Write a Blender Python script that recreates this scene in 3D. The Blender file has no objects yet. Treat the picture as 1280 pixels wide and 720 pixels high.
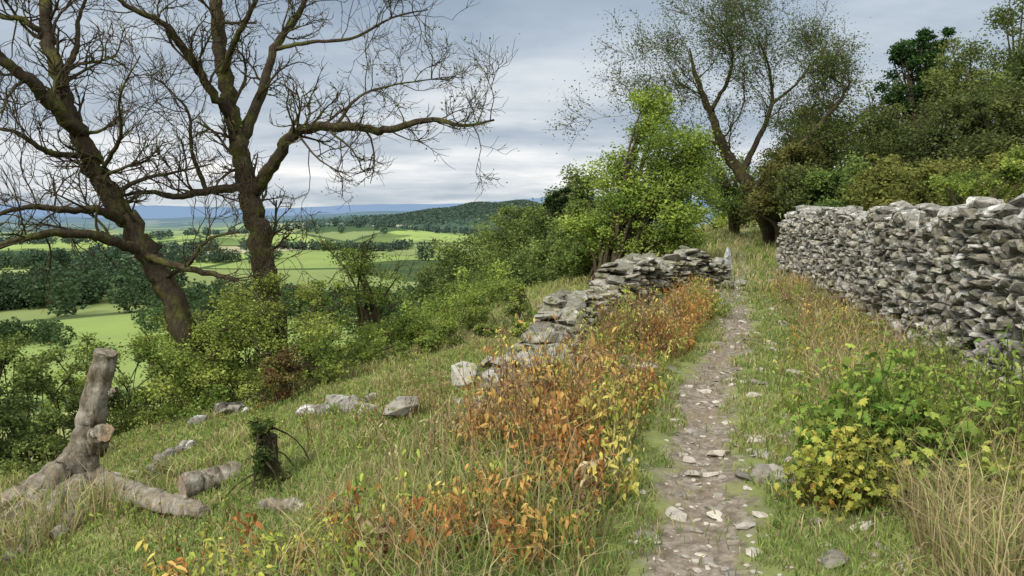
import bpy, bmesh, math
import numpy as np
rng=np.random.default_rng(11)
U=rng.uniform
F=924.0; PT=math.atan(90/F); EYE=1.6
def P(px,py,d):
    a=(px-640)/F; b=(360-py)/F
    dy=math.cos(PT)+b*math.sin(PT); dz=-math.sin(PT)+b*math.cos(PT); k=d/dy
    return np.array([a*k,d,EYE+dz*k])
def pathx(y): return 0.32*y-0.25+0.10*np.sin(y*0.7)
def gz(x,y):
    x=np.asarray(x,float); y=np.asarray(y,float)
    s=x-(0.32*y-0.25)
    l=np.maximum(0,-s-1.0); t=np.maximum(0,-s-9.0)
    zl=-0.21*l-0.36*t
    z=-38*(1-np.exp(zl/38))
    z=z+0.035*np.clip(y-15,0,32)*np.exp(-(np.maximum(0,-s-2)/7)**2)
    z=z+30*(1-np.exp(-0.10*np.maximum(0,s-3.5)/30))
    r=np.sqrt(x*x+y*y)
    near=np.exp(-(r/60)**2)
    off=1-np.exp(-((s)/0.9)**2)*0.75
    z=z+near*off*(0.05*np.sin(x*1.9+1.3*np.sin(y*.8))*np.sin(y*1.4+.7*x)+0.03*np.sin(x*4.3+y*2.1)*np.sin(y*3.7-x)+0.10*np.sin(x*.55+y*.3))
    z=z-0.05*np.exp(-((x-pathx(y))/0.25)**2)*near
    m=np.clip((r-150)/300,0,1)
    z=z+m*(4*np.sin(x/90+1)*np.sin(y/130)+2*np.sin(x/47+y/61))
    z=z+76*np.exp(-((x+30)/270)**2-((y-2100)/420)**2)*(1+.06*np.sin(x/60)+.05*np.sin(x/23))
    z=z+36*np.exp(-((x+520)/260)**2-((y-2300)/300)**2)
    z=z+24*np.exp(-((x+250)/200)**2-((y-1150)/160)**2)
    z=z+66*np.exp(-((y-3700)/420)**2)*(0.72+.28*np.sin(x/520+2.0)+.05*np.sin(x/130))*(x<1500)
    z=z+(150+28*np.sin(x/900+.5)+10*np.sin(x/260))*np.exp(-((y-6200)/800)**2)*np.clip(1.05+x/14000,0.6,1.1)
    return z
def hit(px,py):
    ds=np.linspace(2,60,3000); p0=P(px,py,1.0)
    z=EYE+(p0[2]-EYE)*ds; g=gz(p0[0]*ds,ds); k=np.argmax(z<=g); d=ds[k]
    return np.array([p0[0]*d,d,float(g[k])])
# ---------------- mesh helpers
def build(name,V,faces,col,mat,smooth=False,parent=None):
    me=bpy.data.meshes.new(name)
    V=np.asarray(V,np.float32)
    me.vertices.add(len(V)); me.vertices.foreach_set('co',V.ravel())
    faces=[np.asarray(f,np.int32) for f in faces if len(f)]
    nl=sum(f.size for f in faces); nf=sum(len(f) for f in faces)
    me.loops.add(nl); me.polygons.add(nf)
    me.loops.foreach_set('vertex_index',np.concatenate([f.ravel() for f in faces]))
    tot=np.concatenate([np.full(len(f),f.shape[1],np.int32) for f in faces])
    st=np.concatenate([[0],np.cumsum(tot)[:-1]]).astype(np.int32)
    me.polygons.foreach_set('loop_start',st)
    try: me.polygons.foreach_set('loop_total',tot)
    except Exception: pass
    me.update(calc_edges=True); me.validate()
    if col is not None:
        ca=me.color_attributes.new('Col','FLOAT_COLOR','POINT')
        c=np.ones((len(V),4),np.float32); c[:,:3]=col
        ca.data.foreach_set('color',c.ravel())
    me.polygons.foreach_set('use_smooth',np.full(len(me.polygons),smooth,bool))
    me.materials.append(mat)
    ob=bpy.data.objects.new(name,me); bpy.context.collection.objects.link(ob)
    if parent: ob.parent=parent
    return ob
def empty(name):
    e=bpy.data.objects.new(name,None); bpy.context.collection.objects.link(e); return e
class Acc:
    def __init__(s): s.V=[];s.T=[];s.Q=[];s.C=[];s.n=0
    def add(s,V,T=None,Q=None,C=(1,1,1)):
        V=np.asarray(V).reshape(-1,3); c=np.empty((len(V),3)); c[:]=C
        s.V.append(V); s.C.append(c)
        if T is not None and len(T): s.T.append(np.asarray(T)+s.n)
        if Q is not None and len(Q): s.Q.append(np.asarray(Q)+s.n)
        s.n+=len(V)
    def make(s,name,mat,smooth=False,parent=None):
        fs=[]
        if s.T: fs.append(np.concatenate(s.T))
        if s.Q: fs.append(np.concatenate(s.Q))
        return build(name,np.concatenate(s.V),fs,np.concatenate(s.C),mat,smooth,parent)
def rotm(y,p,r):
    cy,sy,cp,sp,cr,sr=np.cos(y),np.sin(y),np.cos(p),np.sin(p),np.cos(r),np.sin(r)
    M=np.empty((len(y),3,3))
    M[:,0,0]=cy*cp;M[:,0,1]=cy*sp*sr-sy*cr;M[:,0,2]=cy*sp*cr+sy*sr
    M[:,1,0]=sy*cp;M[:,1,1]=sy*sp*sr+cy*cr;M[:,1,2]=sy*sp*cr-cy*sr
    M[:,2,0]=-sp;M[:,2,1]=cp*sr;M[:,2,2]=cp*cr
    return M
def inst(acc,tv,tf,pos,R,sc,col):
    m=len(pos); n=len(tv)
    if m==0: return
    sc=np.asarray(sc,float)
    if sc.ndim==1: sc=sc[:,None]*np.ones(3)
    L=tv[None]*sc[:,None,:]
    V=np.einsum('mij,mnj->mni',R,L)+np.asarray(pos)[:,None,:]
    Fc=(np.asarray(tf)[None]+(np.arange(m)*n)[:,None,None]).reshape(-1,np.asarray(tf).shape[1])
    C=np.repeat(np.asarray(col),n,axis=0)
    acc.add(V.reshape(-1,3),T=Fc if Fc.shape[1]==3 else None,Q=Fc if Fc.shape[1]==4 else None,C=C)
LEAF_V=np.array([[0,0,0],[.3,-.2,.07],[.3,.2,.07],[.5,0,0],[.75,-.13,0],[.75,.13,0],[1,0,-.14]])
LEAF_F=np.array([[0,1,3],[0,3,2],[1,4,3],[3,5,2],[3,4,6],[3,6,5]])
RH_V=np.array([[-.5,0,0],[0,-.3,.08],[.5,0,-.05],[0,.3,.08]]); RH_F=np.array([[0,1,2],[0,2,3]])
LOB_V=np.array([[0,0,0],[.05,-.3,.02],[.28,-.24,.05],[.45,-.5,-.05],[.6,-.26,.05],[.85,-.3,-.06],[.85,-.12,.02],[1.1,0,-.12],[.85,.12,.02],[.85,.3,-.06],[.6,.26,.05],[.45,.5,-.05],[.28,.24,.05],[.05,.3,.02],[.45,0,0]])
LOB_F=np.array([[i,i+1,14] for i in range(13)]+[[13,0,14]])
def leaves(acc,pos,size,c1,c2,tv=RH_V,tf=RH_F,droop=0.0,mix=None,flat=False):
    m=len(pos)
    if m==0:return
    R=rotm(U(0,6.28,m),(U(-.6,.9,m)+droop),U(-.9,.9,m) if flat else U(-2,2,m))
    t=(U(0,1,m) if mix is None else np.clip(mix+rng.normal(0,.18,m),0,1))[:,None]
    C=(np.array(c1)*(1-t)+np.array(c2)*t)*U(.65,1.3,m)[:,None]
    inst(acc,tv,tf,pos,R,size*U(.6,1.3,m),C)
def cat(pts,rad,n=4):
    pts=np.asarray(pts,float); rad=np.asarray(rad,float)
    Pp=np.vstack([2*pts[0]-pts[1],pts,2*pts[-1]-pts[-2]])
    out=[];ro=[]
    for i in range(len(pts)-1):
        p0,p1,p2,p3=Pp[i:i+4]
        for k in range(n):
            t=k/n
            out.append(.5*((2*p1)+(-p0+p2)*t+(2*p0-5*p1+4*p2-p3)*t*t+(-p0+3*p1-3*p2+p3)*t**3))
            ro.append(rad[i]*(1-t)+rad[i+1]*t)
    out.append(pts[-1]);ro.append(rad[-1])
    return np.array(out),np.array(ro)
def tube(acc,pts,rad,sides=6,col=(.1,.08,.06),rough=0.0,cap=None):
    pts=np.asarray(pts,float); n=len(pts); rad=np.asarray(rad,float)
    T=np.gradient(pts,axis=0); T/=np.linalg.norm(T,axis=1)[:,None]+1e-9
    ref=np.array([.31,.17,.93]) if abs(T[:,2]).mean()<.8 else np.array([.9,.4,.1])
    A=np.cross(T,ref); A/=np.linalg.norm(A,axis=1)[:,None]+1e-9
    B=np.cross(T,A)
    th=np.arange(sides)*2*math.pi/sides
    rr=rad[:,None]*np.ones(sides)
    if rough: 
        ph=U(0,6,5); ii=np.arange(n)[:,None]
        rr=rr*(1+rough*(.6*np.sin(3*th[None]+ph[0]+ii*.08)+.45*np.sin(5*th[None]+ph[1]-ii*.12)+.35*np.sin(8*th[None]+ph[4])+rng.normal(0,.25,(n,sides))+.3*np.sin(ii*1.1+ph[2])))
    V=pts[:,None]+rr[:,:,None]*(np.cos(th)[None,:,None]*A[:,None]+np.sin(th)[None,:,None]*B[:,None])
    i=np.arange(n-1)[:,None]*sides; j=np.arange(sides)[None]; j2=(j+1)%sides
    Q=np.stack([i+j,i+j2,i+sides+j2,i+sides+j],-1).reshape(-1,4)
    acc.add(V.reshape(-1,3),Q=Q,C=col)
    if cap is not None:
        for e,sgn in ((0,-1),(n-1,1)):
            ring=V[e]; c=ring.mean(0); VV=[ring+T[e]*sgn*.002]; cc=[np.tile(np.array(cap)*.55,(sides,1))]
            fr=(.9,.72,.5,.25); fc=(1.05,.85,1.05,.8)
            for a,b_ in zip(fr,fc): VV.append(c+(ring-c)*a+T[e]*sgn*.003+rng.normal(0,.002,(sides,3))); cc.append(np.tile(np.array(cap)*b_,(sides,1)))
            VV.append(c[None]); cc.append([np.array(cap)*.5]); Ta=[]
            for rn in range(4):
                for k in range(sides):
                    k2=(k+1)%sides; a0=rn*sides; Ta+=[[a0+k,a0+k2,a0+sides+k],[a0+k2,a0+sides+k2,a0+sides+k]]
            for k in range(sides): Ta.append([4*sides+k,4*sides+(k+1)%sides,5*sides])
            acc.add(np.vstack(VV),T=Ta,C=np.vstack(cc))
def rdir():
    v=rng.normal(0,1,3); return v/np.linalg.norm(v)
def grow(acc,st,d,L,r,lvl,maxl,up=.15,wig=.25,col=(.09,.07,.05),tips=None,kids=4,twr=.004,wind=None):
    n=5 if lvl<maxl else 4
    pts=[np.array(st)]; d=np.array(d)/np.linalg.norm(d)
    dd=d.copy()
    for k in range(n):
        dd=dd+rdir()*wig+np.array([0,0,up])*.5
        if wind is not None: dd=dd+wind
        dd/=np.linalg.norm(dd)
        pts.append(pts[-1]+dd*L/n)
    rad=np.linspace(r,max(twr*.6,r*.3),n+1)
    tube(acc,pts,rad,5 if r>.02 else 3,np.array(col)*U(.8,1.2))
    if tips is not None: tips+=pts[1:]
    if lvl<maxl:
        for k in range(kids):
            f=U(.25,1); i=min(int(f*n),n-1); p=pts[i]+(pts[i+1]-pts[i])*(f*n-i)
            nd=pts[i+1]-pts[i]; nd/=np.linalg.norm(nd)
            nd=nd+rdir()*.85
            grow(acc,p,nd,L*U(.4,.65),max(r*.5,twr),lvl+1,maxl,up,wig,col,tips,kids,twr,wind)
# ---------------- materials
def nm(name):
    m=bpy.data.materials.new(name); m.use_nodes=True; nt=m.node_tree; nt.nodes.clear(); return m,nt
def N(nt,t,**k):
    n=nt.nodes.new(t)
    for a,b in k.items(): setattr(n,a,b)
    return n
def math_(nt,op,a,b=None,c=None,clamp=False):
    n=N(nt,'ShaderNodeMath',operation=op); n.use_clamp=clamp
    for i,v in enumerate((a,b,c)):
        if v is None: continue
        if isinstance(v,(int,float)): n.inputs[i].default_value=v
        else: nt.links.new(v,n.inputs[i])
    return n.outputs[0]
def mixc(nt,f,a,b,mode='MIX'):
    n=N(nt,'ShaderNodeMix',data_type='RGBA',blend_type=mode)
    for i,v in ((0,f),(6,a),(7,b)):
        if isinstance(v,(int,float)): n.inputs[i].default_value=v
        elif isinstance(v,tuple): n.inputs[i].default_value=(*v,1)
        else: nt.links.new(v,n.inputs[i])
    return n.outputs[2]
def noise(nt,vec,scale,detail=4,rough=.55):
    n=N(nt,'ShaderNodeTexNoise'); n.inputs['Scale'].default_value=scale; n.inputs['Detail'].default_value=detail; n.inputs['Roughness'].default_value=rough
    if vec is not None: nt.links.new(vec,n.inputs['Vector'])
    return n.outputs['Fac']
def ss(nt,v,a,b):
    n=N(nt,'ShaderNodeMapRange',interpolation_type='SMOOTHSTEP'); nt.links.new(v,n.inputs[0]); n.inputs[1].default_value=a; n.inputs[2].default_value=b; return n.outputs[0]
def foliage_mat(name,trans):
    m,nt=nm(name); L=nt.links.new
    c=N(nt,'ShaderNodeAttribute',attribute_name='Col').outputs['Color']
    d=N(nt,'ShaderNodeBsdfDiffuse'); t=N(nt,'ShaderNodeBsdfTranslucent'); L(c,d.inputs[0]); L(c,t.inputs[0])
    mx=N(nt,'ShaderNodeMixShader'); mx.inputs[0].default_value=trans; L(d.outputs[0],mx.inputs[1]); L(t.outputs[0],mx.inputs[2])
    o=N(nt,'ShaderNodeOutputMaterial'); L(mx.outputs[0],o.inputs[0]); return m
def vcol_mat(name,rough=.9,scale=20,var=.5,bump=.3,patch=None,pscale=6,pa=.55,pb=.68,dist=.02,patch2=None,stretch=None,p2=.56):
    m,nt=nm(name); L=nt.links.new
    geo=N(nt,'ShaderNodeNewGeometry'); pos=geo.outputs['Position']; sp_=pos
    if stretch:
        mp=N(nt,'ShaderNodeMapping'); mp.inputs['Scale'].default_value=stretch; L(pos,mp.inputs[0]); sp_=mp.outputs[0]
    at=N(nt,'ShaderNodeAttribute',attribute_name='Col'); c=at.outputs['Color']
    if patch: c=mixc(nt,ss(nt,noise(nt,pos,pscale,5,.65),pa,pb),c,patch)
    if patch2: c=mixc(nt,ss(nt,noise(nt,sp_,pscale*2.3,5,.7),p2,p2+.1),c,patch2)
    f=noise(nt,sp_,scale,5,.7)
    g=math_(nt,'MULTIPLY_ADD',f,var*2.8,1-var*1.4)
    h=N(nt,'ShaderNodeCombineColor')
    for i in range(3): L(g,h.inputs[i])
    c=mixc(nt,1.0,c,h.outputs[0],'MULTIPLY')
    out=N(nt,'ShaderNodeOutputMaterial')
    b=N(nt,'ShaderNodeBsdfDiffuse'); L(c,b.inputs[0])
    if bump:
        bn=N(nt,'ShaderNodeBump'); bn.inputs['Strength'].default_value=bump; bn.inputs['Distance'].default_value=dist
        L(f,bn.inputs['Height']); L(bn.outputs[0],b.inputs['Normal'])
    L(b.outputs[0],out.inputs[0])
    return m
M_leaf=foliage_mat('leaf',.30)
M_grass=foliage_mat('grass_blade',.28)
M_bark=vcol_mat('bark',.95,24,.8,1.0,patch=(.095,.10,.03),pscale=2.6,pa=.48,pb=.66,dist=.05,stretch=(1,1,.35))
M_dead=vcol_mat('weathered_wood',.9,22,.8,1.0,patch=(.27,.245,.20),pscale=4,pa=.45,pb=.6,dist=.03,patch2=(.06,.05,.03),stretch=(1,1,.3))
M_stone=vcol_mat('limestone',.92,18,.75,1.0,patch=(.50,.49,.45),pscale=7,pa=.52,pb=.64,dist=.03,patch2=(.085,.085,.055),p2=.53)
M_slate=vcol_mat('mossy_stone',.92,16,.65,.9,patch=(.34,.33,.29),pscale=4.5,pa=.55,pb=.65,dist=.03,patch2=(.09,.105,.035),p2=.53)
# ground
m,nt=nm('ground'); L=nt.links.new; M_ground=m
geo=N(nt,'ShaderNodeNewGeometry'); pos=geo.outputs['Position']; sx=N(nt,'ShaderNodeSeparateXYZ'); L(pos,sx.inputs[0]); X,Y,Z=sx.outputs[0],sx.outputs[1],sx.outputs[2]
ln=N(nt,'ShaderNodeVectorMath',operation='LENGTH'); L(pos,ln.inputs[0]); dist=ln.outputs['Value']
px_=math_(nt,'ADD',math_(nt,'MULTIPLY_ADD',Y,.32,-.25),math_(nt,'MULTIPLY',math_(nt,'SINE',math_(nt,'MULTIPLY',Y,.7)),.10))
s_=math_(nt,'SUBTRACT',X,px_)
n1=noise(nt,pos,2.2,6,.65); n2=noise(nt,pos,14,6,.7); n3=noise(nt,pos,.5,4)
sd=math_(nt,'ADD',math_(nt,'ABSOLUTE',s_),math_(nt,'MULTIPLY_ADD',n1,.9,-.45))
pm=math_(nt,'SUBTRACT',1.0,ss(nt,sd,.14,.34))
pm=math_(nt,'MULTIPLY',pm,math_(nt,'MULTIPLY_ADD',ss(nt,Y,14,22),-.65,1.0))
pm=math_(nt,'MULTIPLY',pm,math_(nt,'SUBTRACT',1.0,ss(nt,Y,45,60)))
grass=mixc(nt,ss(nt,n1,.35,.7),(.12,.155,.045),(.21,.22,.085))
grass=mixc(nt,ss(nt,n3,.5,.7),grass,(.27,.25,.11))
grass=mixc(nt,ss(nt,n2,.55,.8),grass,(.12,.10,.05))
dirt=mixc(nt,ss(nt,n2,.35,.7),(.125,.10,.075),(.28,.24,.185)); dirt=mixc(nt,ss(nt,n1,.5,.65),dirt,(.19,.15,.105))
near=mixc(nt,pm,grass,dirt)
mp=N(nt,'ShaderNodeMapping'); mp.inputs['Scale'].default_value=(1/170,1/230,0.0); mp.inputs['Rotation'].default_value=(0,0,.5); mp.inputs['Location'].default_value=(.3,.1,0); L(pos,mp.inputs[0])
vo=N(nt,'ShaderNodeTexVoronoi'); vo.inputs['Scale'].default_value=1.0; L(mp.outputs[0],vo.inputs[0])
ve=N(nt,'ShaderNodeTexVoronoi',feature='DISTANCE_TO_EDGE'); ve.inputs['Scale'].default_value=1.0; L(mp.outputs[0],ve.inputs[0])
cs=N(nt,'ShaderNodeSeparateColor'); L(vo.outputs['Color'],cs.inputs[0])
rp=N(nt,'ShaderNodeValToRGB'); L(cs.outputs[0],rp.inputs[0]); cr=rp.color_ramp; cr.interpolation='CONSTANT'
cr.elements[0].color=(.19,.25,.075,1); cr.elements[1].position=.3; cr.elements[1].color=(.24,.31,.085,1)
for p_,c_ in ((.55,(.17,.21,.075)),(.72,(.26,.28,.11)),(.84,(.35,.31,.19)),(.9,(.035,.06,.025))):
    e=cr.elements.new(p_); e.color=(*c_,1)
fld=mixc(nt,math_(nt,'SUBTRACT',1.0,ss(nt,ve.outputs['Distance'],.015,.03)),rp.outputs[0],(.04,.065,.025))
fn=noise(nt,pos,.03,6,.7); fld=mixc(nt,ss(nt,fn,.35,.7),fld,mixc(nt,.35,fld,(.12,.13,.06)))
nf=noise(nt,pos,.004,6,.65)
wood=mixc(nt,noise(nt,pos,.05,6,.8),(.015,.035,.012),(.065,.10,.035))
woodm=ss(nt,math_(nt,'ADD',nf,math_(nt,'MULTIPLY',ss(nt,Z,-26,-6),.4)),.52,.56)
fld=mixc(nt,math_(nt,'MULTIPLY',woodm,ss(nt,dist,800,1200)),fld,wood)
c=mixc(nt,ss(nt,dist,70,140),near,fld)
painted_haze=mixc(nt,ss(nt,dist,3600,5600),(.10,.15,.19),(.125,.18,.265))
c=mixc(nt,math_(nt,'MULTIPLY',ss(nt,dist,300,5000),.96),c,painted_haze)  # aerial haze painted into the base colour, stronger with distance from origin
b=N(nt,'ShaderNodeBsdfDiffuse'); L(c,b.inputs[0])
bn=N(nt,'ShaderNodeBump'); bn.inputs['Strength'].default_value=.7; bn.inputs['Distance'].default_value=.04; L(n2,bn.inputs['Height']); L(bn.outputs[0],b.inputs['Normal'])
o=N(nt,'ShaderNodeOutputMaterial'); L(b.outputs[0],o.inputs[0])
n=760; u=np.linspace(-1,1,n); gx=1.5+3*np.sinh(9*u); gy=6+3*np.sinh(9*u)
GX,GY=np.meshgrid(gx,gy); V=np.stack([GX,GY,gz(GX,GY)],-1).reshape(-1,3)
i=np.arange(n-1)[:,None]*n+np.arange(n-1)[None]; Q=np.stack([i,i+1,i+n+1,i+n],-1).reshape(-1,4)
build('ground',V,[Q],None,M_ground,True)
# ---------------- stones
def rock(nv,p=4):
    v=rng.normal(0,1,(nv,3)); v/=(np.abs(v)**p).sum(1)[:,None]**(1/p); v*=U(.78,1.0,nv)[:,None]
    bm=bmesh.new()
    for q in v: bm.verts.new(q)
    r=bmesh.ops.convex_hull(bm,input=bm.verts[:])
    dl=[g for g in set(r['geom_interior']+r['geom_unused']) if isinstance(g,bmesh.types.BMVert)]
    bmesh.ops.delete(bm,geom=dl,context='VERTS'); bmesh.ops.triangulate(bm,faces=bm.faces[:])
    bm.verts.index_update(); vv=np.array([q.co[:] for q in bm.verts]); ff=np.array([[w.index for w in f.verts] for f in bm.faces]); bm.free(); return vv,ff
ROCK=[rock(int(U(18,36)),5) for _ in range(16)]; RND=[rock(24,2.6) for _ in range(8)]
def put_rocks(acc,T,pos,R,sc,col):
    k=rng.integers(0,len(T),len(pos))
    for q in range(len(T)):
        mk=k==q
        if mk.any(): inst(acc,T[q][0],T[q][1],pos[mk],R[mk],sc[mk],col[mk])
def drywall(name,pl,hts,thick,mat,base,cope=.14,sl=(.1,.34),ch=(.06,.13),mess=.03,tumble=0,wob=.04,split=.22):
    pl=np.asarray(pl,float); pts,h=cat(pl,hts,12)
    dl=np.r_[0,np.cumsum(np.linalg.norm(np.diff(pts[:,:2],axis=0),axis=1))]; Lt=dl[-1]
    at=lambda t:(np.interp(t,dl,pts[:,0]),np.interp(t,dl,pts[:,1]))
    hj=lambda t:np.interp(t,dl,h)+wob*math.sin(t*2.1)+(.03+mess*.6)*math.sin(t*5.3)
    pos=[];sc=[];yaw=[];col=[];tl=[]
    for side in (-1,1):
        z=0; ci=0
        while z<max(hts)+.1:
            c=U(*ch); t=U(0,.1); ci+=1; ph=U(0,6)
            while t<Lt:
                l=U(sl[0],sl[1])**1.0; tc=t+l/2; t+=l*.95
                hh=hj(tc); zz=z+.02*math.sin(tc*1.3+ph)+.012*math.sin(tc*6+ph)
                if zz+c*.5>hh: continue
                x,y=at(tc); x2,y2=at(tc+.05); x1,y1=at(tc-.05); a=math.atan2(y2-y1,x2-x1)
                nx,ny=-math.sin(a),math.cos(a)
                parts=[(0,c)] if U()>split else [(-c*.26,c*.5),(c*.26,c*.5)]
                for (dz,cc_) in parts:
                    of=side*(thick/2-.12-.05*z/max(hts)+rng.normal(0,mess*.6))
                    k=U(.9,1.3)
                    pos.append((x+nx*of,y+ny*of,gz(x,y)+zz+c/2+dz+rng.normal(0,.015))); sc.append((l*.55,.16+U(0,.05),cc_*U(.5,.72)*k)); yaw.append(a+rng.normal(0,.18)); tl.append(rng.normal(0,.13+mess))
                    col.append(np.array(base)*U(.4,1.45)*np.array([1,U(.95,1.0),U(.82,.97)]))
            z+=c
    t=0
    while t<Lt:
        l=U(.12,.40); x,y=at(t+l/2); x2,y2=at(t+l/2+.05); a=math.atan2(y2-y,x2-x); hh=hj(t+l/2)
        for k in (0,1):
            o=(k-.5)*thick*.42
            pos.append((x-math.sin(a)*o,y+math.cos(a)*o,gz(x,y)+hh+cope*.25+U(-.05,.06))); sc.append((l*.55,thick*.3,cope*U(.3,.9))); yaw.append(a+rng.normal(0,.35)); tl.append(rng.normal(0,.30)); col.append(np.array(base)*U(.7,1.4))
        t+=l*.85
    for k in range(tumble):
        t=Lt*U()**1.6; x,y=at(t); x+=rng.normal(0,.42); y+=rng.normal(0,.3)
        q=U(.04,.16); pos.append((x,y,gz(x,y)+q*U(.2,1.1))); sc.append((q*1.3,q,q*U(.3,.7))); yaw.append(U(0,6)); tl.append(rng.normal(0,.4)); col.append(np.array(base)*U(.7,1.7))
    A=Acc(); pos=np.array(pos); sc=np.array(sc); R=rotm(np.array(yaw),np.array(tl),rng.normal(0,.12,len(pos)))
    put_rocks(A,ROCK,pos,R,sc,np.array(col))
    w=thick/2-.19; d=np.gradient(pts[:,:2],axis=0); d/=np.linalg.norm(d,axis=1)[:,None]; nn=np.c_[-d[:,1],d[:,0]]
    g=gz(pts[:,0],pts[:,1]); top=g+np.maximum(h-.18,.01)
    a=pts[:,:2]+nn*w; bb=pts[:,:2]-nn*w; k=len(pts)
    V=np.vstack([np.c_[a,g-.3],np.c_[a,top],np.c_[bb,top],np.c_[bb,g-.3]])
    Q=[[r*k+i,r*k+i+1,(r+1)*k+i+1,(r+1)*k+i] for r in range(3) for i in range(k-1)]
    A.add(V,Q=Q,C=np.array(base)*.3)
    return A.make(name,mat)
def wallx(y): return 4.64+(y-6.7)*.195
drywall('dry_stone_wall',[(wallx(y),y) for y in (1,4,7,10,13,16,18.3)],[1.66,1.70,1.66,1.56,1.5,1.48,1.45],.55,M_stone,(.255,.245,.215),sl=(.07,.21),ch=(.07,.13),mess=.045,cope=.12,split=.3)
drywall('ruined_stone_wall',[(.3,6.7),(.42,8.2),(.9,10.8),(2.35,13.7),(4.5,16.6)],[.10,.30,.58,.98,.42],.6,M_slate,(.20,.19,.155),cope=.09,sl=(.07,.30),ch=(.03,.08),mess=.10,tumble=420,wob=.10)
A=Acc(); v,f=ROCK[3]; inst(A,v,f,np.array([[4.78,16.5,gz(4.78,16.5)+.38]]),rotm(np.array([.3]),np.array([.06]),np.array([0.])),np.array([[.14,.1,.5]]),np.array([[.3,.3,.28]])); A.make('standing_stone',M_stone)
def stones(name,lst,mat=M_stone):
    A=Acc()
    for (px,py,w,h,n) in lst:
        c=hit(px,py)
        for k in range(n):
            x=c[0]+rng.normal(0,w*.35); y=c[1]+rng.normal(0,.3); q=w*U(.08,.34)
            v,f=ROCK[rng.integers(16)]
            inst(A,v,f,np.array([[x,y,gz(x,y)+h*.12]]),rotm(U(-1,1,1),U(-.25,.25,1),U(-.25,.25,1)),np.array([[q,q*.7,h*U(.3,1)]]),np.array([[.27,.25,.21]])*U(.5,1.1))
    return A.make(name,mat)
stones('fallen_stones',[(280,514,.75,.12,9),(412,514,.55,.12,11),(190,590,.35,.11,6),(150,530,.35,.1,4),(215,575,.3,.1,3)])
m=2100
y=1.5+U(0,1,m)**1.5*20; s=rng.normal(0,.19,m); k=U(0,1,m)<.3; s=np.where(k,U(.22,1.0,m),s); x=pathx(y)+s
q=np.exp(rng.normal(-4.65,.75,m)); q=np.clip(q,.004,.075); q=np.where(k,np.clip(q*1.6,.01,.1),q)
A=Acc(); g=gz(x,y); pos=np.c_[x,y,g+q*.08]
put_rocks(A,ROCK+RND,pos,rotm(U(0,6,m),rng.normal(0,.15,m),rng.normal(0,.15,m)),np.c_[q*U(1,1.6,m),q,q*U(.3,.5,m)],np.array([.30,.27,.225])*U(.5,1.4,m)[:,None])
A.make('path_stones',vcol_mat('path_stone',.9,30,.5,.6,dist=.008))
# ---------------- grass
def wn(x,y,f=1.): return .5+.5*np.sin(x*1.7*f+2*np.sin(y*.9*f))*np.sin(y*1.3*f+1.6*np.sin(x*1.1*f+1))
def blades(acc,x,y,h,w,lean,col):
    m=len(x); z=gz(x,y)-.01; a=U(0,6.283,m); ca,sa=np.cos(a),np.sin(a)
    la=U(0,6.283,m); lx,ly=np.cos(la)*lean*h,np.sin(la)*lean*h
    b=np.c_[x,y,z]; sd=np.c_[ca,sa,0*a]*w[:,None]*.5
    md=b+np.c_[lx*.3,ly*.3,h*.6]; tp=b+np.c_[lx,ly,h*(1-.25*lean)]
    V=np.stack([b-sd,b+sd,md-sd*.8,md+sd*.8,tp],1).reshape(-1,3)
    T=(np.array([[0,1,3],[0,3,2],[2,3,4]])[None]+(np.arange(m)*5)[:,None,None]).reshape(-1,3)
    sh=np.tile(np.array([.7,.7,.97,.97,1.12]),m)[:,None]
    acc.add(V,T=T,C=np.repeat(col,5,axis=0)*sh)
def sector(m,d0,d1,pw=1.,ang=.82):
    th=U(-ang,ang,m); d=d0+(d1-d0)*U(0,1,m)**pw; return np.sin(th)*d,np.cos(th)*d,d
A=Acc()
x,y,d=sector(330000,1.2,17,1.15)
s=x-pathx(y); n1=wn(x,y); n2=wn(x+3,y-2,2.7); n4=wn(x-7,y+4,5.3)
keep=(np.abs(s)+.35*(n2-.5)+.15*(n4-.5)>.24)&~((x>wallx(y)-.2)&(y<18.5)); keep&=~((np.abs(s)<.7)&(U(0,1,len(x))<.35))
keep|=(np.abs(s)<.3)&(U(0,1,len(x))<.03+.2*np.clip((y-11)/8,0,1))
x,y,d,s,n1,n2=[q[keep] for q in (x,y,d,s,n1,n2)]; m=len(x)
h=np.where(s<-2,U(.03,.10,m)+.16*(n1*n2>.5)*U(0,1,m),U(.04,.11,m)); 
tall=(s>1.0)&(U(0,1,m)<.5); h=np.where(tall,U(.12,.42,m),h)
tl2=(s<-1.6)&(s>-2.4)&(y<9)&(U(0,1,m)<.10); h=np.where(tl2,U(.12,.28,m),h)
wd=(s>-1.7)&(s<-.45)&(U(0,1,m)<.28); h=np.where(wd,U(.12,.36,m),h)
bl=(s<-4.6)&(y<6.3)&(U(0,1,m)<.35); h=np.where(bl,U(.12,.42,m),h)
g1=np.array([.145,.215,.05]); g2=np.array([.28,.33,.095]); dr=np.array([.44,.37,.19]); br=np.array([.24,.17,.09])
t=np.clip(n1+rng.normal(0,.25,m),0,1)[:,None]; col=g1*(1-t)+g2*t
dry=(U(0,1,m)<np.where(s>1.0,.62,np.where(bl|tl2,.6,np.where(wd,.35,.13+.3*(n2>.72)+.4*np.clip((y-11)/5,0,1)*(s<-2)))))[:,None]
col=np.where(dry,dr*U(.6,1.1,m)[:,None],col); col=np.where((U(0,1,m)<.07)[:,None],br,col)*U(.65,1.25,m)[:,None]
blades(A,x,y,h,.0035+.0009*d,U(.2,1.0,m),col)
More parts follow.
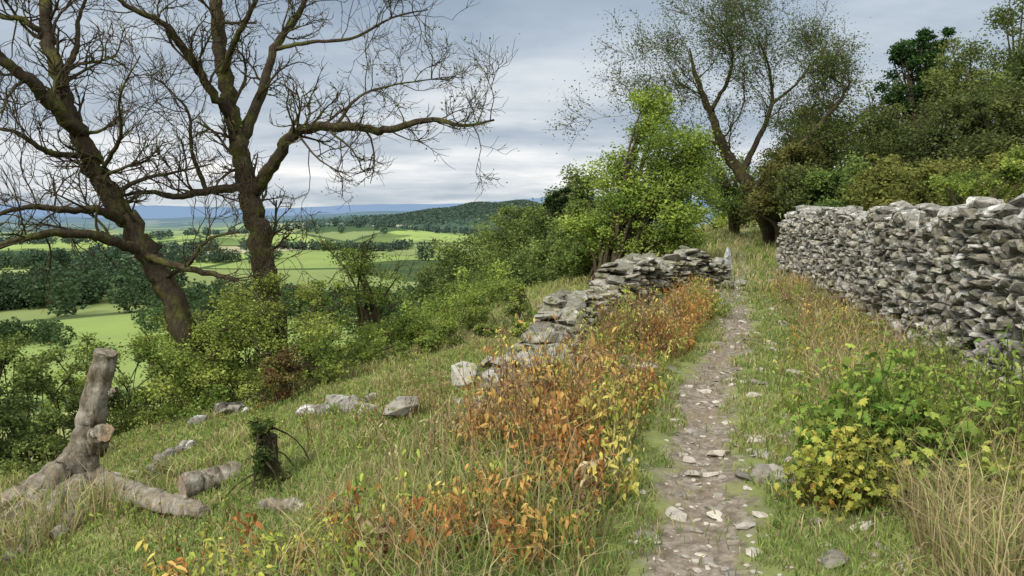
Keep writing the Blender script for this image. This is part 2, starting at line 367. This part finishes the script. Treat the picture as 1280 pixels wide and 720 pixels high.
x,y,d=sector(110000,16,75,1.2,.75); s=x-pathx(y); keep=((np.abs(s)>.3)|(U(0,1,len(x))<.4))&(s>-34)&(s<30); x,y,d,s=[q[keep] for q in (x,y,d,s)]; m=len(x); n1=wn(x,y,.5)
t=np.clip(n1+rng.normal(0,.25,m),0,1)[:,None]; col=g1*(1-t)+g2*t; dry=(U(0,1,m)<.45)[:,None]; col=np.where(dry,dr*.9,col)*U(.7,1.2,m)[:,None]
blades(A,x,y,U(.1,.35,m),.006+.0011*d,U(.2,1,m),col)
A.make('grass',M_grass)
A=Acc(); m=6500; x,y,d=sector(m*3,2.0,17,1.1); s=x-pathx(y); n2=wn(x+3,y-2,1.7)
k=((s>.95)&(x<wallx(y)-.2)&(n2>.25))|((s<-4.4)&(y<6)&(U(0,1,len(x))<.4))|((s<-.6)&(s>-1.9)&(y<14)&(n2>.5)&(U(0,1,len(x))<.4)); x,y,d=x[k],y[k],d[k]; m=len(x)
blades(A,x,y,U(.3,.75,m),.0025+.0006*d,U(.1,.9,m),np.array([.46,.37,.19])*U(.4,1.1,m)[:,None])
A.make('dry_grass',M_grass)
# ---------------- weeds
def weed(AS,AL,x,y,h,c1,c2,n,ls,mixv,tv=LEAF_V,tf=LEAF_F,bare=False):
    z=float(gz(x,y)); ln_=rng.normal(0,.22,2)*h
    p=np.array([[x,y,z],[x+ln_[0]*.3,y+ln_[1]*.3,z+h*.4],[x+ln_[0]*.7,y+ln_[1]*.7,z+h*.75],[x+ln_[0]*1.1,y+ln_[1]*1.1,z+h]])
    tube(AS,p,[.004,.0035,.0025,.0012],3,np.array([.26,.15,.08])*U(.5,1.4))
    t=U(.1 if not bare else .5,1,n); q=np.stack([np.interp(t,[0,.4,.75,1],p[:,i]) for i in range(3)],1)
    q+=rng.normal(0,1,(n,3))*np.array([.04,.04,.015])*(.5+h)
    leaves(AL,q,ls,c1,c2,tv,tf,.6,mixv,True)
AS=Acc();AL=Acc()
pal=[((.28,.12,.045),(.43,.22,.07)),((.42,.25,.08),(.52,.36,.11)),((.50,.41,.11),(.44,.44,.11)),((.17,.10,.06),(.30,.19,.11)),((.15,.23,.045),(.36,.40,.08)),((.38,.29,.16),(.48,.40,.23))]
pw=[.23,.2,.13,.15,.19,.10]
def clump(cx,cy,n,r,hh,pi,ls=.045):
    for k in range(n):
        x=cx+rng.normal(0,r); y=cy+rng.normal(0,r)
        if abs(x-pathx(y))<.36+.1*U(): continue
        c1,c2=pal[pi if U()<.82 else rng.choice(6,p=pw)]
        weed(AS,AL,x,y,hh*U(.4,1.25),c1,c2,int(U(14,40)),ls*U(.45,1.3),U(0,1))
k=0
while k<165:
    y=3.1+U()**1.15*12; wmax=1.6 if y<5.5 else (1.5 if y<9 else 1.0); s=-.45-U()*(wmax-.45)
    if math.sin(y*2.3+1)*math.sin(s*4.1+y)>.35: continue
    k+=1; h=.36+.38*max(0,math.sin(y*1.35+.4)*math.sin(s*2.5+y*.9))**1.2+.12*U()
    if y>9: h*=.85
    if y<3.8: h*=.6
    clump(pathx(y)+s,y,int(U(4,15)),U(.09,.17),h,rng.choice(6,p=pw),.045*U(.7,1.25))
for k in range(22):
    x=U(-2.1,.1); y=U(2.7,4.0); clump(x,y,4,.13,.22,rng.choice([2,4,1,0,4]))
for k in range(9): clump(U(-.4,.4),U(4.0,5.6),7,.15,.42,rng.choice([3,0,5,1]))
for k in range(60):
    y=U(4.2,16); s=U(.95,max(1.05,wallx(y)-pathx(y)-.35)); clump(pathx(y)+s,y,7,.16,.42,rng.choice([1,2,4,3,5,4]),.04)
P1=empty('withered_weeds'); AS.make('stems',M_bark,parent=P1); AL.make('leaves',M_leaf,parent=P1)
def leafy(name,cx,cy,r,h,n,c1,c2,ls,tv=LOB_V,tf=LOB_F,lowc=((.45,.36,.07),(.38,.18,.05))):
    AS=Acc();AL=Acc()
    for k in range(n):
        a=U(0,6.28); q=r*math.sqrt(U()); x=cx+math.cos(a)*q; y=cy+math.sin(a)*q*.8
        hh=h*(1-.45*(q/r)**2)*U(.5,1.1); z=float(gz(x,y))
        tx,ty=x+rng.normal(0,.08),y+rng.normal(0,.08); sx_,sy_=x*.75+cx*.25,y*.75+cy*.25
        tube(AS,[[sx_,sy_,z],[x,y,z+hh*.6],[tx,ty,z+hh]],[.005,.004,.002],3,(.16,.2,.06))
        mm=14; t=U(.15,1.02,mm); ps=np.c_[np.interp(t,[0,.6,1],[sx_,x,tx]),np.interp(t,[0,.6,1],[sy_,y,ty]),z+hh*t]+rng.normal(0,.05,(mm,3))
        low=(t<.3+U(-.2,.15)); leaves(AL,ps[~low],ls*U(.6,1.15),c1,c2,tv,tf,.3,U(0,1),True); leaves(AL,ps[low],ls*.75,*lowc,tv,tf,.5,None,True)
    e=empty(name); AS.make('stems',M_bark,parent=e); AL.make('leaves',M_leaf,parent=e)
GA,GB=(.12,.21,.04),(.29,.35,.075)
leafy('hogweed_plant',2.2,4.3,.48,.82,170,GA,GB,.066)
leafy('hogweed_plant',1.8,3.9,.3,.5,70,(.20,.26,.05),(.42,.37,.08),.052)
leafy('nettle_plant',2.45,4.7,.45,.75,90,GA,GB,.06,LEAF_V,LEAF_F)
leafy('nettle_plant',2.85,5.0,.4,.6,80,(.13,.2,.04),(.31,.35,.08),.055,LEAF_V,LEAF_F)
leafy('nettle_plant',3.3,4.75,.38,.9,110,GA,GB,.06,LEAF_V,LEAF_F)
leafy('hogweed_plant',2.75,3.7,.35,.5,60,(.18,.25,.05),(.38,.38,.09),.05)
leafy('nettle_plant',4.0,7.2,.35,.7,60,(.12,.2,.04),GB,.06,LEAF_V,LEAF_F)
leafy('nettle_plant',3.6,6.0,.3,.7,60,(.2,.24,.06),GB,.055,LEAF_V,LEAF_F)
leafy('bramble_patch',4.2,9.2,.6,.5,60,(.12,.2,.04),(.35,.3,.07),.055,LEAF_V,LEAF_F)
leafy('bramble_patch',-1.1,3.3,.5,.22,50,(.2,.28,.05),(.45,.42,.08),.045,LEAF_V,LEAF_F)
leafy('nettle_plant',3.2,12.0,.5,.5,50,GA,GB,.06,LEAF_V,LEAF_F)
# ---------------- bare trees
BK=(.066,.052,.036)
def bare_tree(name,limbs,leafc=None,leafn=0,ls=.05,rs=1.,tl=1.,wind=None,kids=5,twr=.0045,spread=.08,gap=.22):
    A=Acc(); tips=[]
    for (pl,r0,r1,spawn) in limbs:
        pts=[P(a,b_,c_) for a,b_,c_ in pl]
        pts,rd=cat(pts,np.linspace(r0*rs,r1*rs,len(pts)),7)
        pts[1:-1]+=rng.normal(0,1,(len(pts)-2,3))*np.minimum(rd[1:-1,None]*.18,.025)
        tube(A,pts,rd,18 if r0>.1 else 8,np.array(BK)*U(.85,1.2),.14)
        n=len(pts)
        for k in range(spawn):
            f=U(gap,1.0); i=min(int(f*(n-1)),n-2); tg=pts[i+1]-pts[i]; tg/=np.linalg.norm(tg)
            nd=tg*.5+rdir()*.8+np.array([0,0,.35])
            grow(A,pts[i],nd,U(.45,1.25)*tl,min(max(rd[i]*.34,.011),.038),0,2,.12,.42,np.array(BK)*1.2,tips,kids,twr,wind)
    if leafc:
        AL=Acc(); tp=np.array(tips); k=rng.integers(0,len(tp),leafn); leaves(AL,tp[k]+rng.normal(0,spread,(leafn,3)),ls,*leafc)
        e=empty(name); A.make('trunk_and_branches',M_bark,True,e); AL.make('leaves',M_leaf,False,e)
    else: A.make(name,M_bark,True)
D=13.
bare_tree('bare_tree',[
 ([(352,500,D),(340,400,D),(330,330,D),(320,270,D),(310,228,D),(300,180,D),(287,130,D),(276,70,D+.2),(268,0,D+.3),(262,-70,D+.3),(255,-130,D+.4)],.27,.08,24),
 ([(312,245,D),(345,200,D-.2),(372,165,D-.5),(425,157,D-.8),(480,163,D-1),(535,150,D-1.1),(580,157,D-1.2),(618,150,D-1.2)],.13,.018,26),
 ([(300,182,D),(325,120,D+.4),(343,62,D+.8),(372,18,D+1),(400,-40,D+1.1)],.12,.04,14),
 ([(343,62,D+.8),(390,52,D+.6),(440,48,D+.4),(490,22,D+.3),(535,12,D+.2)],.05,.012,13),
 ([(292,150,D),(262,112,D-.4),(238,72,D-.7),(205,30,D-1),(160,8,D-1.2),(140,-10,D-1.3)],.10,.03,14),
 ([(309,235,D),(262,238,D-.4),(222,246,D-.7),(180,240,D-.9),(130,250,D-1)],.10,.02,12),
 ([(258,238,D-.4),(240,190,D-.6),(235,140,D-.8),(200,100,D-1)],.05,.012,10),
 ([(278,90,D),(300,40,D-.5),(320,0,D-.8),(335,-40,D-1)],.07,.02,10),
 ([(420,157,D-.8),(450,120,D-.6),(500,105,D-.5),(570,95,D-.4)],.035,.008,14),
 ([(370,165,D-.5),(400,200,D-.8),(440,222,D-1)],.025,.006,6)],leafc=((.05,.09,.02),(.12,.16,.04)),leafn=1800,ls=.045,rs=.85)
E=11.5
bare_tree('bare_tree',[
 ([(262,500,E),(222,392,E),(192,335,E),(165,285,E),(138,245,E),(112,195,E),(90,150,E),(75,100,E),(62,50,E+.2),(55,0,E+.3),(45,-60,E+.3)],.23,.08,18),
 ([(100,170,E),(70,135,E-.4),(40,105,E-.7),(5,78,E-1),(-50,60,E-1.2)],.14,.06,10),
 ([(160,280,E),(125,262,E-.5),(80,262,E-.8),(40,258,E-1),(-20,272,E-1.1)],.09,.03,10),
 ([(180,315,E),(140,300,E-.6),(90,290,E-1),(40,295,E-1.3),(-20,315,E-1.4)],.10,.04,10),
 ([(178,318,E),(215,330,E-.5),(255,340,E-.7),(298,350,E-.8)],.08,.04,6),
 ([(200,350,E),(235,330,E-.2),(260,300,E-.2),(300,290,E)],.05,.015,6),
 ([(138,245,E),(175,225,E+.4),(220,215,E+.8),(265,205,E+1)],.05,.012,9),
 ([(75,100,E),(95,60,E+.5),(100,20,E+.8),(120,-30,E+1)],.07,.02,10),
 ([(62,50,E+.2),(30,25,E),(0,20,E),(-40,-10,E)],.07,.03,9),
 ([(112,195,E),(60,190,E-.7),(20,165,E-1),(-20,160,E-1)],.06,.02,10),
 ([(125,220,E),(150,170,E-.6),(150,120,E-.9),(175,70,E-1)],.045,.01,12)],rs=.85)
W=28.; WD_=np.array([-.07,0,.03])
bare_tree('windswept_tree',[
 ([(966,310,W),(955,272,W),(930,225,W),(905,185,W),(888,140,W),(870,95,W),(862,60,W)],.40,.03,16),
 ([(925,220,W),(945,180,W+1),(965,130,W+2),(960,80,W+2),(945,45,W+2)],.15,.02,15),
 ([(938,240,W),(985,195,W-1),(1020,160,W-1),(1050,125,W-1),(1065,100,W-1)],.16,.02,15),
 ([(900,180,W),(850,170,W-1),(825,150,W-1.5),(800,125,W-2)],.10,.02,13),
 ([(888,140,W),(910,100,W-1),(915,65,W-1.5),(900,35,W-2)],.10,.02,14),
 ([(965,130,W+2),(995,105,W+2),(1015,80,W+2),(1030,65,W+2)],.08,.02,11),
 ([(955,270,W),(975,240,W),(1010,205,W+1),(1050,185,W+1)],.10,.02,10)],leafc=((.05,.08,.022),(.13,.16,.045)),leafn=38000,ls=.075,rs=.85,tl=1.9,wind=WD_,kids=6,twr=.0085,spread=.24,gap=.33)
# ---------------- leafy trees
def canopy(name,base,blobs,ncl,nl,ls,c1,c2,tr=.12,stems=1,twigs=0,low=False):
    A=Acc();AL=Acc(); bx,by=base; bz=float(gz(bx,by))-.1
    if low:
        ex=[]
        for (c,rx,ry,rz) in blobs:
            zb=float(gz(c[0],c[1])); zc=c[2]
            while zc-rz*.6>zb: zc-=rz*.9; ex.append((np.array([c[0]+rng.normal(0,rx*.15),c[1]-.15,zc]),rx*1.02,ry,rz))
        blobs=blobs+ex
    vol=np.array([b[1]*b[2]*b[3] for b in blobs])**.67; vol/=vol.sum()
    for bi,(c,rx,ry,rz) in enumerate(blobs):
        c=np.array(c,float); R3=np.array([rx,ry,rz])
        k=max(3,int(ncl*vol[bi])); v=rng.normal(0,1,(k,3)); v/=np.linalg.norm(v,axis=1)[:,None]
        cc=c+v*R3*(U(0,1,k)**.45)[:,None]*U(.75,1.15,k)[:,None]
        cr=np.mean(R3)*U(.14,.42,k)
        w=cr**2/(cr**2).sum(); mm=int(nl*vol[bi]); idx=rng.choice(k,mm,p=w)
        off=rng.normal(0,1,(mm,3)); off/=np.linalg.norm(off,axis=1)[:,None]; off*=(U(.25,1.15,mm)**.6)[:,None]
        off*=cr[idx][:,None]*np.array([1.1,1.1,.75])*(1+rng.normal(0,.3,mm))[:,None]
        mixk=U(0,1,k)
        pz=cc[idx]+off; ok=pz[:,2]>gz(pz[:,0],pz[:,1])
        leaves(AL,pz[ok],ls,c1,c2,mix=mixk[idx][ok])
        for s_ in range(min(k,4 if low else 9)):
            st=np.array([bx+rng.normal(0,.1*stems),by+rng.normal(0,.1*stems),bz]) if not low else np.array([c[0]+rng.normal(0,rx*.3),c[1]+.1,float(gz(c[0],c[1]))-.1])
            e=cc[s_]; md=st*.45+e*.55; md[2]=st[2]*.35+e[2]*.65; md[:2]=st[:2]*.6+c[:2]*.2+e[:2]*.2
            tube(A,*cat([st,md,e],[tr*(.8 if s_ else 1),tr*.45,.012],4),sides=6,col=np.array(BK)*U(.8,1.3),rough=.1)
            for q in range(twigs): grow(A,e+rng.normal(0,.1,3),v[s_]+rdir()*.5,np.mean(R3)*.5,.012,1,2,.1,.3,np.array(BK)*1.5,None,3,.005)
    e=empty(name); A.make('trunk',M_bark,True,e); AL.make('foliage',M_leaf,False,e)
def B(px,py,d,w,h,dep=None): return (P(px,py,d),w/F*d,(dep if dep else w/F*d),h/F*d)
DK1,DK2=(.055,.08,.027),(.14,.175,.055); MD1,MD2=(.09,.13,.035),(.20,.25,.068); LT1,LT2=(.14,.215,.042),(.31,.38,.08)
canopy('ash_tree',(P(765,330,21)[0],21),[B(825,200,21,60,56),B(790,250,21,58,52),B(855,255,21,44,50),B(812,148,21,32,40),B(835,300,21,44,30),B(745,290,21,38,42),B(780,300,21,42,28),B(865,205,21,30,40)],200,46000,.085,LT1,LT2,.08,3,twigs=2)
canopy('hawthorn_tree',(P(770,330,24)[0],24),[B(770,290,24,45,50),B(735,320,24,40,35),B(720,270,25,30,35)],50,14000,.10,MD1,MD2,.1,2)
for (px,py,d,w,h) in [(695,275,38,42,45),(640,300,42,55,42),(590,325,45,55,38),(560,350,40,40,32),(655,345,34,60,45),(700,330,31,50,50),(615,375,36,45,30),(730,250,44,40,40),(655,275,52,35,18),(715,320,26,38,40),(670,360,27,38,34),(635,345,38,45,40)]:
    b=B(px,py,d,w,h); canopy('hillside_tree',(b[0][0],d),[b,(b[0]+np.array([U(-1,1),-.6,-b[3]*.5]),b[1]*.9,b[2],b[3]*.8)],48,10000,.155 if d>30 else .11,DK1,MD2 if U()<.6 else DK2,.15)
canopy('dark_conifer',(P(693,300,36)[0],36),[B(690,248,36,8,20),B(703,243,36,8,18),B(696,270,36,20,22)],24,4500,.12,(.015,.03,.012),(.035,.055,.02),.1)
for (px,d,w,h) in [(590,17,22,26),(645,17,20,30),(560,20,25,20),(530,14,14,12),(625,22,25,22),(500,18,40,24),(468,15,25,24),(610,27,40,30),(540,26,40,28),(480,24,45,28),(570,31,45,30),(560,14.5,26,22),(610,14,18,16),(520,16,34,24),(655,13,16,16),(590,22,36,26),(480,13,30,22)]:
    x=(px-640)/F*d; g=float(gz(x,d)); r=w/F*d; hh=h/F*d
    canopy('shrub',(x,d),[(np.array([x,d,g+hh*.9]),r,r,hh),(np.array([x+r*.7*U(-1,1),d,g+hh*.5]),r*.7,r*.7,hh*.6)],18,2600,.055 if d<23 else .1,MD1,LT2,.015,3)
RW=[(1040,195,30,55,62),(985,225,27,40,45),(1100,190,27,60,78),(1010,240,24,40,30),(1060,245,23,50,35),(1120,240,21,55,40),(1180,185,25,60,92),(1215,130,29,55,75),(1270,85,30,55,95),(1260,180,22,60,60),(1190,240,18,60,32),(1275,230,16,45,35),(1330,150,22,60,120),(1100,165,34,70,58),(920,235,35,50,38),(1005,180,34,50,45),(1400,180,18,70,90)]
for (px,py,d,w,h) in RW:
    b=B(px,py,d,w,h); o=U()<.6; tint=np.array([U(.9,1.3),U(.9,1.05),1])
    canopy('woodland_tree',(b[0][0],d),[b,(b[0]+np.array([U(-1,1),-.5,-b[3]*.45]),b[1]*.95,b[2],b[3]*.7),(b[0]+np.array([U(-1,1),0,b[3]*.5]),b[1]*.6,b[2]*.6,b[3]*.6)],70,14500,.11 if d>20 else .08,np.array(DK1 if o else MD1)*tint,np.array(DK2 if o else MD2)*tint,.12)
canopy('scots_pine',(P(1150,200,32)[0],32),[B(1150,85,32,38,28),B(1140,60,32,24,24),B(1165,50,32,25,20),B(1130,110,32,30,20),B(1170,110,32,30,22)],60,14000,.12,(.02,.045,.015),(.05,.10,.03),.2)
canopy('bramble_bush',(P(1210,230,13)[0],13),[B(1215,232,14,50,22),B(1270,215,13.5,30,35)],40,9000,.055,MD1,LT2,.02,4)
canopy('crest_bush',(P(900,280,42)[0],42),[B(905,268,42,40,14),B(870,272,40,40,14),B(990,262,40,40,20)],30,8000,.12,MD1,LT2,.05,3)
canopy('elder_bush',(P(330,470,11.4)[0],11.4),[B(330,415,11.6,75,55),B(390,430,11.2,55,45),B(255,420,11.4,62,52),B(405,365,12.6,45,32),B(330,360,12.5,36,32),B(205,445,11.0,50,40),B(300,395,11.4,60,48),B(275,470,10.8,55,28),B(350,470,10.8,50,28)],200,44000,.05,(.13,.19,.04),(.33,.375,.09),.012,6,twigs=2,low=True)
canopy('hawthorn_bush',(P(365,470,10.7)[0],10.7),[B(350,455,10.4,38,32)],26,3500,.05,(.12,.06,.035),(.18,.17,.05),.02,4,twigs=3,low=True)
canopy('bramble_bush',(P(30,500,10)[0],10),[B(40,455,10,60,34),B(-30,470,9.5,60,45),B(95,440,11.5,45,30),B(40,515,9,60,28),B(110,485,10.8,40,30),B(160,470,11.5,45,32),B(0,440,10.5,50,26)],150,32000,.052,DK1,MD2,.015,5,low=True)
canopy('hawthorn_tree',(P(470,430,16)[0],16),[B(470,365,16,60,45),B(430,320,16,40,30)],26,3800,.06,MD1,LT2,.05,2,twigs=4)
canopy('elder_bush',(P(170,490,12.5)[0],12.5),[B(180,430,13,60,36),B(120,445,13,50,28),B(230,400,13.5,40,30)],70,14000,.055,MD1,LT2,.015,4,low=True)
canopy('gorse_bush',(P(440,430,13)[0],13),[B(450,440,14,50,30),B(500,420,16,45,28),B(420,470,12.5,40,24)],55,10000,.055,MD1,LT2,.02,4,twigs=2,low=True)
AL=Acc();AS=Acc()
for k in range(300):
    x,y,d=[float(q[0]) for q in sector(1,5,14)]; s=x-pathx(y)
    if s>-2.2: continue
    for q in range(4): weed(AS,AL,x+rng.normal(0,.12),y+rng.normal(0,.12),U(.06,.24),(.15,.23,.045),(.36,.38,.10),10,.04,U())
e=empty('low_herbs'); AS.make('stems',M_bark,parent=e); AL.make('leaves',M_leaf,parent=e)
AL=Acc();AS=Acc()
for (px,py,n) in [(530,520,30),(600,560,18),(640,540,18),(480,555,8),(560,590,10),(400,560,8)]:
    c=hit(px,py)
    for q in range(n): weed(AS,AL,c[0]+rng.normal(0,.15),c[1]+rng.normal(0,.12),U(.2,.55),(.2,.13,.07),(.35,.28,.13),14,.03,U(),bare=True)
e=empty('dock_plants'); AS.make('stems',M_bark,parent=e); AL.make('seedheads',M_leaf,parent=e)
# ---------------- dead tree / logs
WD=(.17,.145,.105); CUT=(.34,.25,.16)
def log(A,pts,r,cap=CUT,sides=22,n=9,rough=.14):
    p,rd=cat(pts,r,n); p[1:-1]+=rng.normal(0,.006,(len(p)-2,3)); tube(A,p,rd,sides,np.array(WD)*U(.85,1.15),rough,cap)
A=Acc(); b0=hit(100,625); S=b0[1]
GP=lambda px,py,up: hit(px,py)+np.array([0,0,up])
log(A,[b0-np.array([0,0,.1]),P(103,580,S),P(113,530,S),P(124,480,S),P(133,440,S)],[.17,.14,.115,.105,.095],(.20,.17,.13))
log(A,[P(122,560,S),P(124,545,S-.18),P(130,541,S-.36)],[.09,.085,.08])
log(A,[P(128,500,S),P(138,492,S-.02),P(146,486,S-.05)],[.04,.03,.018],None)
log(A,[P(108,560,S),P(75,590,S-.15),GP(38,650,.08),GP(-30,690,.08)],[.12,.12,.11,.10],(.2,.17,.13))
log(A,[P(100,575,S),P(55,600,S+.1),GP(0,645,.12),GP(-60,650,.1)],[.11,.10,.09,.08],(.2,.17,.13))
log(A,[P(98,580,S),P(135,605,S-.1),GP(180,634,.07),GP(225,645,.06),GP(255,648,.04)],[.11,.10,.085,.075,.045],(.2,.17,.13))
log(A,[P(100,600,S-.05),GP(92,655,.05),GP(65,680,.03)],[.09,.07,.05])
log(A,[P(90,600,S-.05),GP(50,670,.05),GP(15,705,.02)],[.09,.07,.05])
A.make('dead_tree_stump',M_dead,True)
A=Acc(); c=hit(255,618)
log(A,[c+[.16,.25,.09],c+[.03,.08,.09],c+[-.12,-.12,.10]],[.085,.09,.095],(.36,.25,.16)); A.make('cut_log',M_dead,True)
A=Acc(); log(A,[GP(328,638,.04),GP(350,640,.04),GP(372,640,.04)],[.035,.042,.042],(.6,.55,.45)); A.make('cut_log',M_dead,True)
c=hit(338,605); x,yy=c[0],c[1]
A=Acc(); tube(A,*cat([c,c+[0,0,.2],c+[.01,0,.38]],[.075,.065,.055],5),14,(.06,.05,.03),.12,(.08,.07,.05)); A.make('mossy_stump',M_bark,True)
canopy('ivy_clump',(x,yy),[((x-.02,yy-.03,c[2]+.34),.13,.13,.26),((x+.03,yy-.03,c[2]+.12),.16,.14,.14)],16,3000,.035,DK1,MD2,.01,2)
x=P(1003,340,16.8)[0]; g=float(gz(x,16.8))
A=Acc(); tube(A,[[x,16.8,g-.2],[x+.01,16.8,g+.5],[x+.02,16.8,g+1.02],[x+.02,16.8,g+1.05]],[.10,.095,.09,.07],4,(.15,.115,.07),.05,(.2,.17,.12)); A.make('wooden_gate_post',M_dead)
# ---------------- distant trees
A=Acc(); pos=[]
def belt(x0,y0,x1,y1,n,sp,hh):
    for k in range(n):
        t=U(); pos.append((x0+(x1-x0)*t+rng.normal(0,sp),y0+(y1-y0)*t+rng.normal(0,sp),hh*U(.6,1.15)))
def px2(px,d): return (px-640)/F*d
belt(px2(-150,330),330,px2(120,330),330,150,16,13)
belt(px2(60,390),390,px2(180,420),420,70,12,13)
belt(px2(-60,520),520,px2(330,620),620,130,16,11)
belt(px2(120,800),800,px2(520,900),900,110,10,11)
belt(px2(-100,1000),1000,px2(560,1250),1250,200,60,11)
belt(px2(230,260),260,px2(420,240),240,60,10,8)
belt(px2(200,330),330,px2(330,300),300,60,14,9)
belt(px2(400,1300),1300,px2(640,1500),1500,140,20,11)
belt(px2(480,230),230,px2(560,170),170,40,8,7)
belt(px2(400,300),300,px2(520,260),260,40,8,7)
belt(px2(-50,230),230,px2(60,210),210,26,6,7)
pos.append((px2(533,640),640,17)); pos.append((px2(528,640),642,13))
for (x,y,h) in pos:
    d=math.hypot(x,y); m=240 if d<700 else 90
    v=rng.normal(0,1,(m,3)); v/=np.linalg.norm(v,axis=1)[:,None]; v*=(U(.6,1.05,m))[:,None]*(1+.25*np.sin(3*v[:,0]+x)*np.sin(4*v[:,1]+y))[:,None]
    q=np.array([x,y,float(gz(x,y))+h*.5])+v*np.array([h*.45,h*.45,h*.52])
    haze_mix=min(.75,max(0,(d-200)/2400)); cc=np.array([.05,.08,.03])*U(.7,1.5)*(1-haze_mix)+np.array([.12,.175,.19])*haze_mix  # leaf colour fades to painted blue-grey haze with distance
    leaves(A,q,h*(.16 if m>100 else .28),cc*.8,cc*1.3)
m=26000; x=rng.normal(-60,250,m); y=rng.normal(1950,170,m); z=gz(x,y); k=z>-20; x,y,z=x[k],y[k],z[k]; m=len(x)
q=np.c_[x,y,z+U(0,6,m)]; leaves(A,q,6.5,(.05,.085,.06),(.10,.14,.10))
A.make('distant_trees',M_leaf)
# ---------------- world, sun, camera
w=bpy.data.worlds.new('World'); bpy.context.scene.world=w; w.use_nodes=True; nt=w.node_tree; nt.nodes.clear(); L=nt.links.new
SE,SR=math.radians(42),math.radians(215)
sky=N(nt,'ShaderNodeTexSky',sky_type='NISHITA'); sky.sun_disc=False; sky.sun_elevation=SE; sky.sun_rotation=SR
tc=N(nt,'ShaderNodeTexCoord'); sp=N(nt,'ShaderNodeSeparateXYZ'); L(tc.outputs['Generated'],sp.inputs[0]); z=sp.outputs[2]
zz=math_(nt,'ADD',math_(nt,'MAXIMUM',z,0.0),.13)
cb=N(nt,'ShaderNodeCombineXYZ'); L(math_(nt,'DIVIDE',sp.outputs[0],zz),cb.inputs[0]); L(math_(nt,'DIVIDE',sp.outputs[1],zz),cb.inputs[1])
na=noise(nt,cb.outputs[0],.5,7,.56)
cb2=N(nt,'ShaderNodeMapping'); cb2.inputs['Scale'].default_value=(.6,1.4,1); cb2.inputs['Location'].default_value=(3.3,1.2,0); L(cb.outputs[0],cb2.inputs[0]); nb=noise(nt,cb2.outputs[0],.8,6,.6)
rp=N(nt,'ShaderNodeValToRGB'); L(z,rp.inputs[0]); cr=rp.color_ramp
cr.elements[0].position=0; cr.elements[0].color=(.52,.59,.65,1); cr.elements[1].position=1; cr.elements[1].color=(2.3,2.35,2.4,1)
for p_,c_ in ((.02,(.66,.71,.75)),(.06,(.88,.89,.90)),(.12,(.63,.68,.73)),(.28,(.43,.51,.60)),(.45,(1.1,1.15,1.2))):
    e=cr.elements.new(p_); e.color=(*c_,1)
dk=mixc(nt,ss(nt,na,.36,.64),(.68,.74,.81),(1.28,1.24,1.19))
dk2=mixc(nt,ss(nt,nb,.4,.62),(.86,.885,.925),(1.13,1.11,1.09))
cl=mixc(nt,1.0,mixc(nt,1.0,rp.outputs[0],dk,'MULTIPLY'),dk2,'MULTIPLY')
cl=mixc(nt,1.0,cl,(10.,10.,10.),'MULTIPLY')
fc=mixc(nt,.93,sky.outputs[0],cl)
bg=N(nt,'ShaderNodeBackground'); bg.inputs[1].default_value=.1; L(fc,bg.inputs[0]); o=N(nt,'ShaderNodeOutputWorld'); L(bg.outputs[0],o.inputs[0])
sl=bpy.data.lights.new('sun','SUN'); sl.energy=3.8; sl.angle=math.radians(12); sl.color=(1,.95,.86)
so=bpy.data.objects.new('sun',sl); bpy.context.collection.objects.link(so)
from mathutils import Vector
sdv=Vector((math.sin(SR)*math.cos(SE),math.cos(SR)*math.cos(SE),math.sin(SE))); so.rotation_euler=sdv.to_track_quat('Z','Y').to_euler()
cam=bpy.data.cameras.new('camera'); cam.sensor_width=36; cam.lens=36*F/1280; cam.clip_end=30000; cam.clip_start=.05
co=bpy.data.objects.new('camera',cam); co.location=(0,0,EYE); co.rotation_euler=(math.pi/2-PT,0,0); bpy.context.collection.objects.link(co)
sc=bpy.context.scene; sc.camera=co
sc.view_settings.view_transform='Standard'; sc.view_settings.look='None'; sc.view_settings.exposure=0
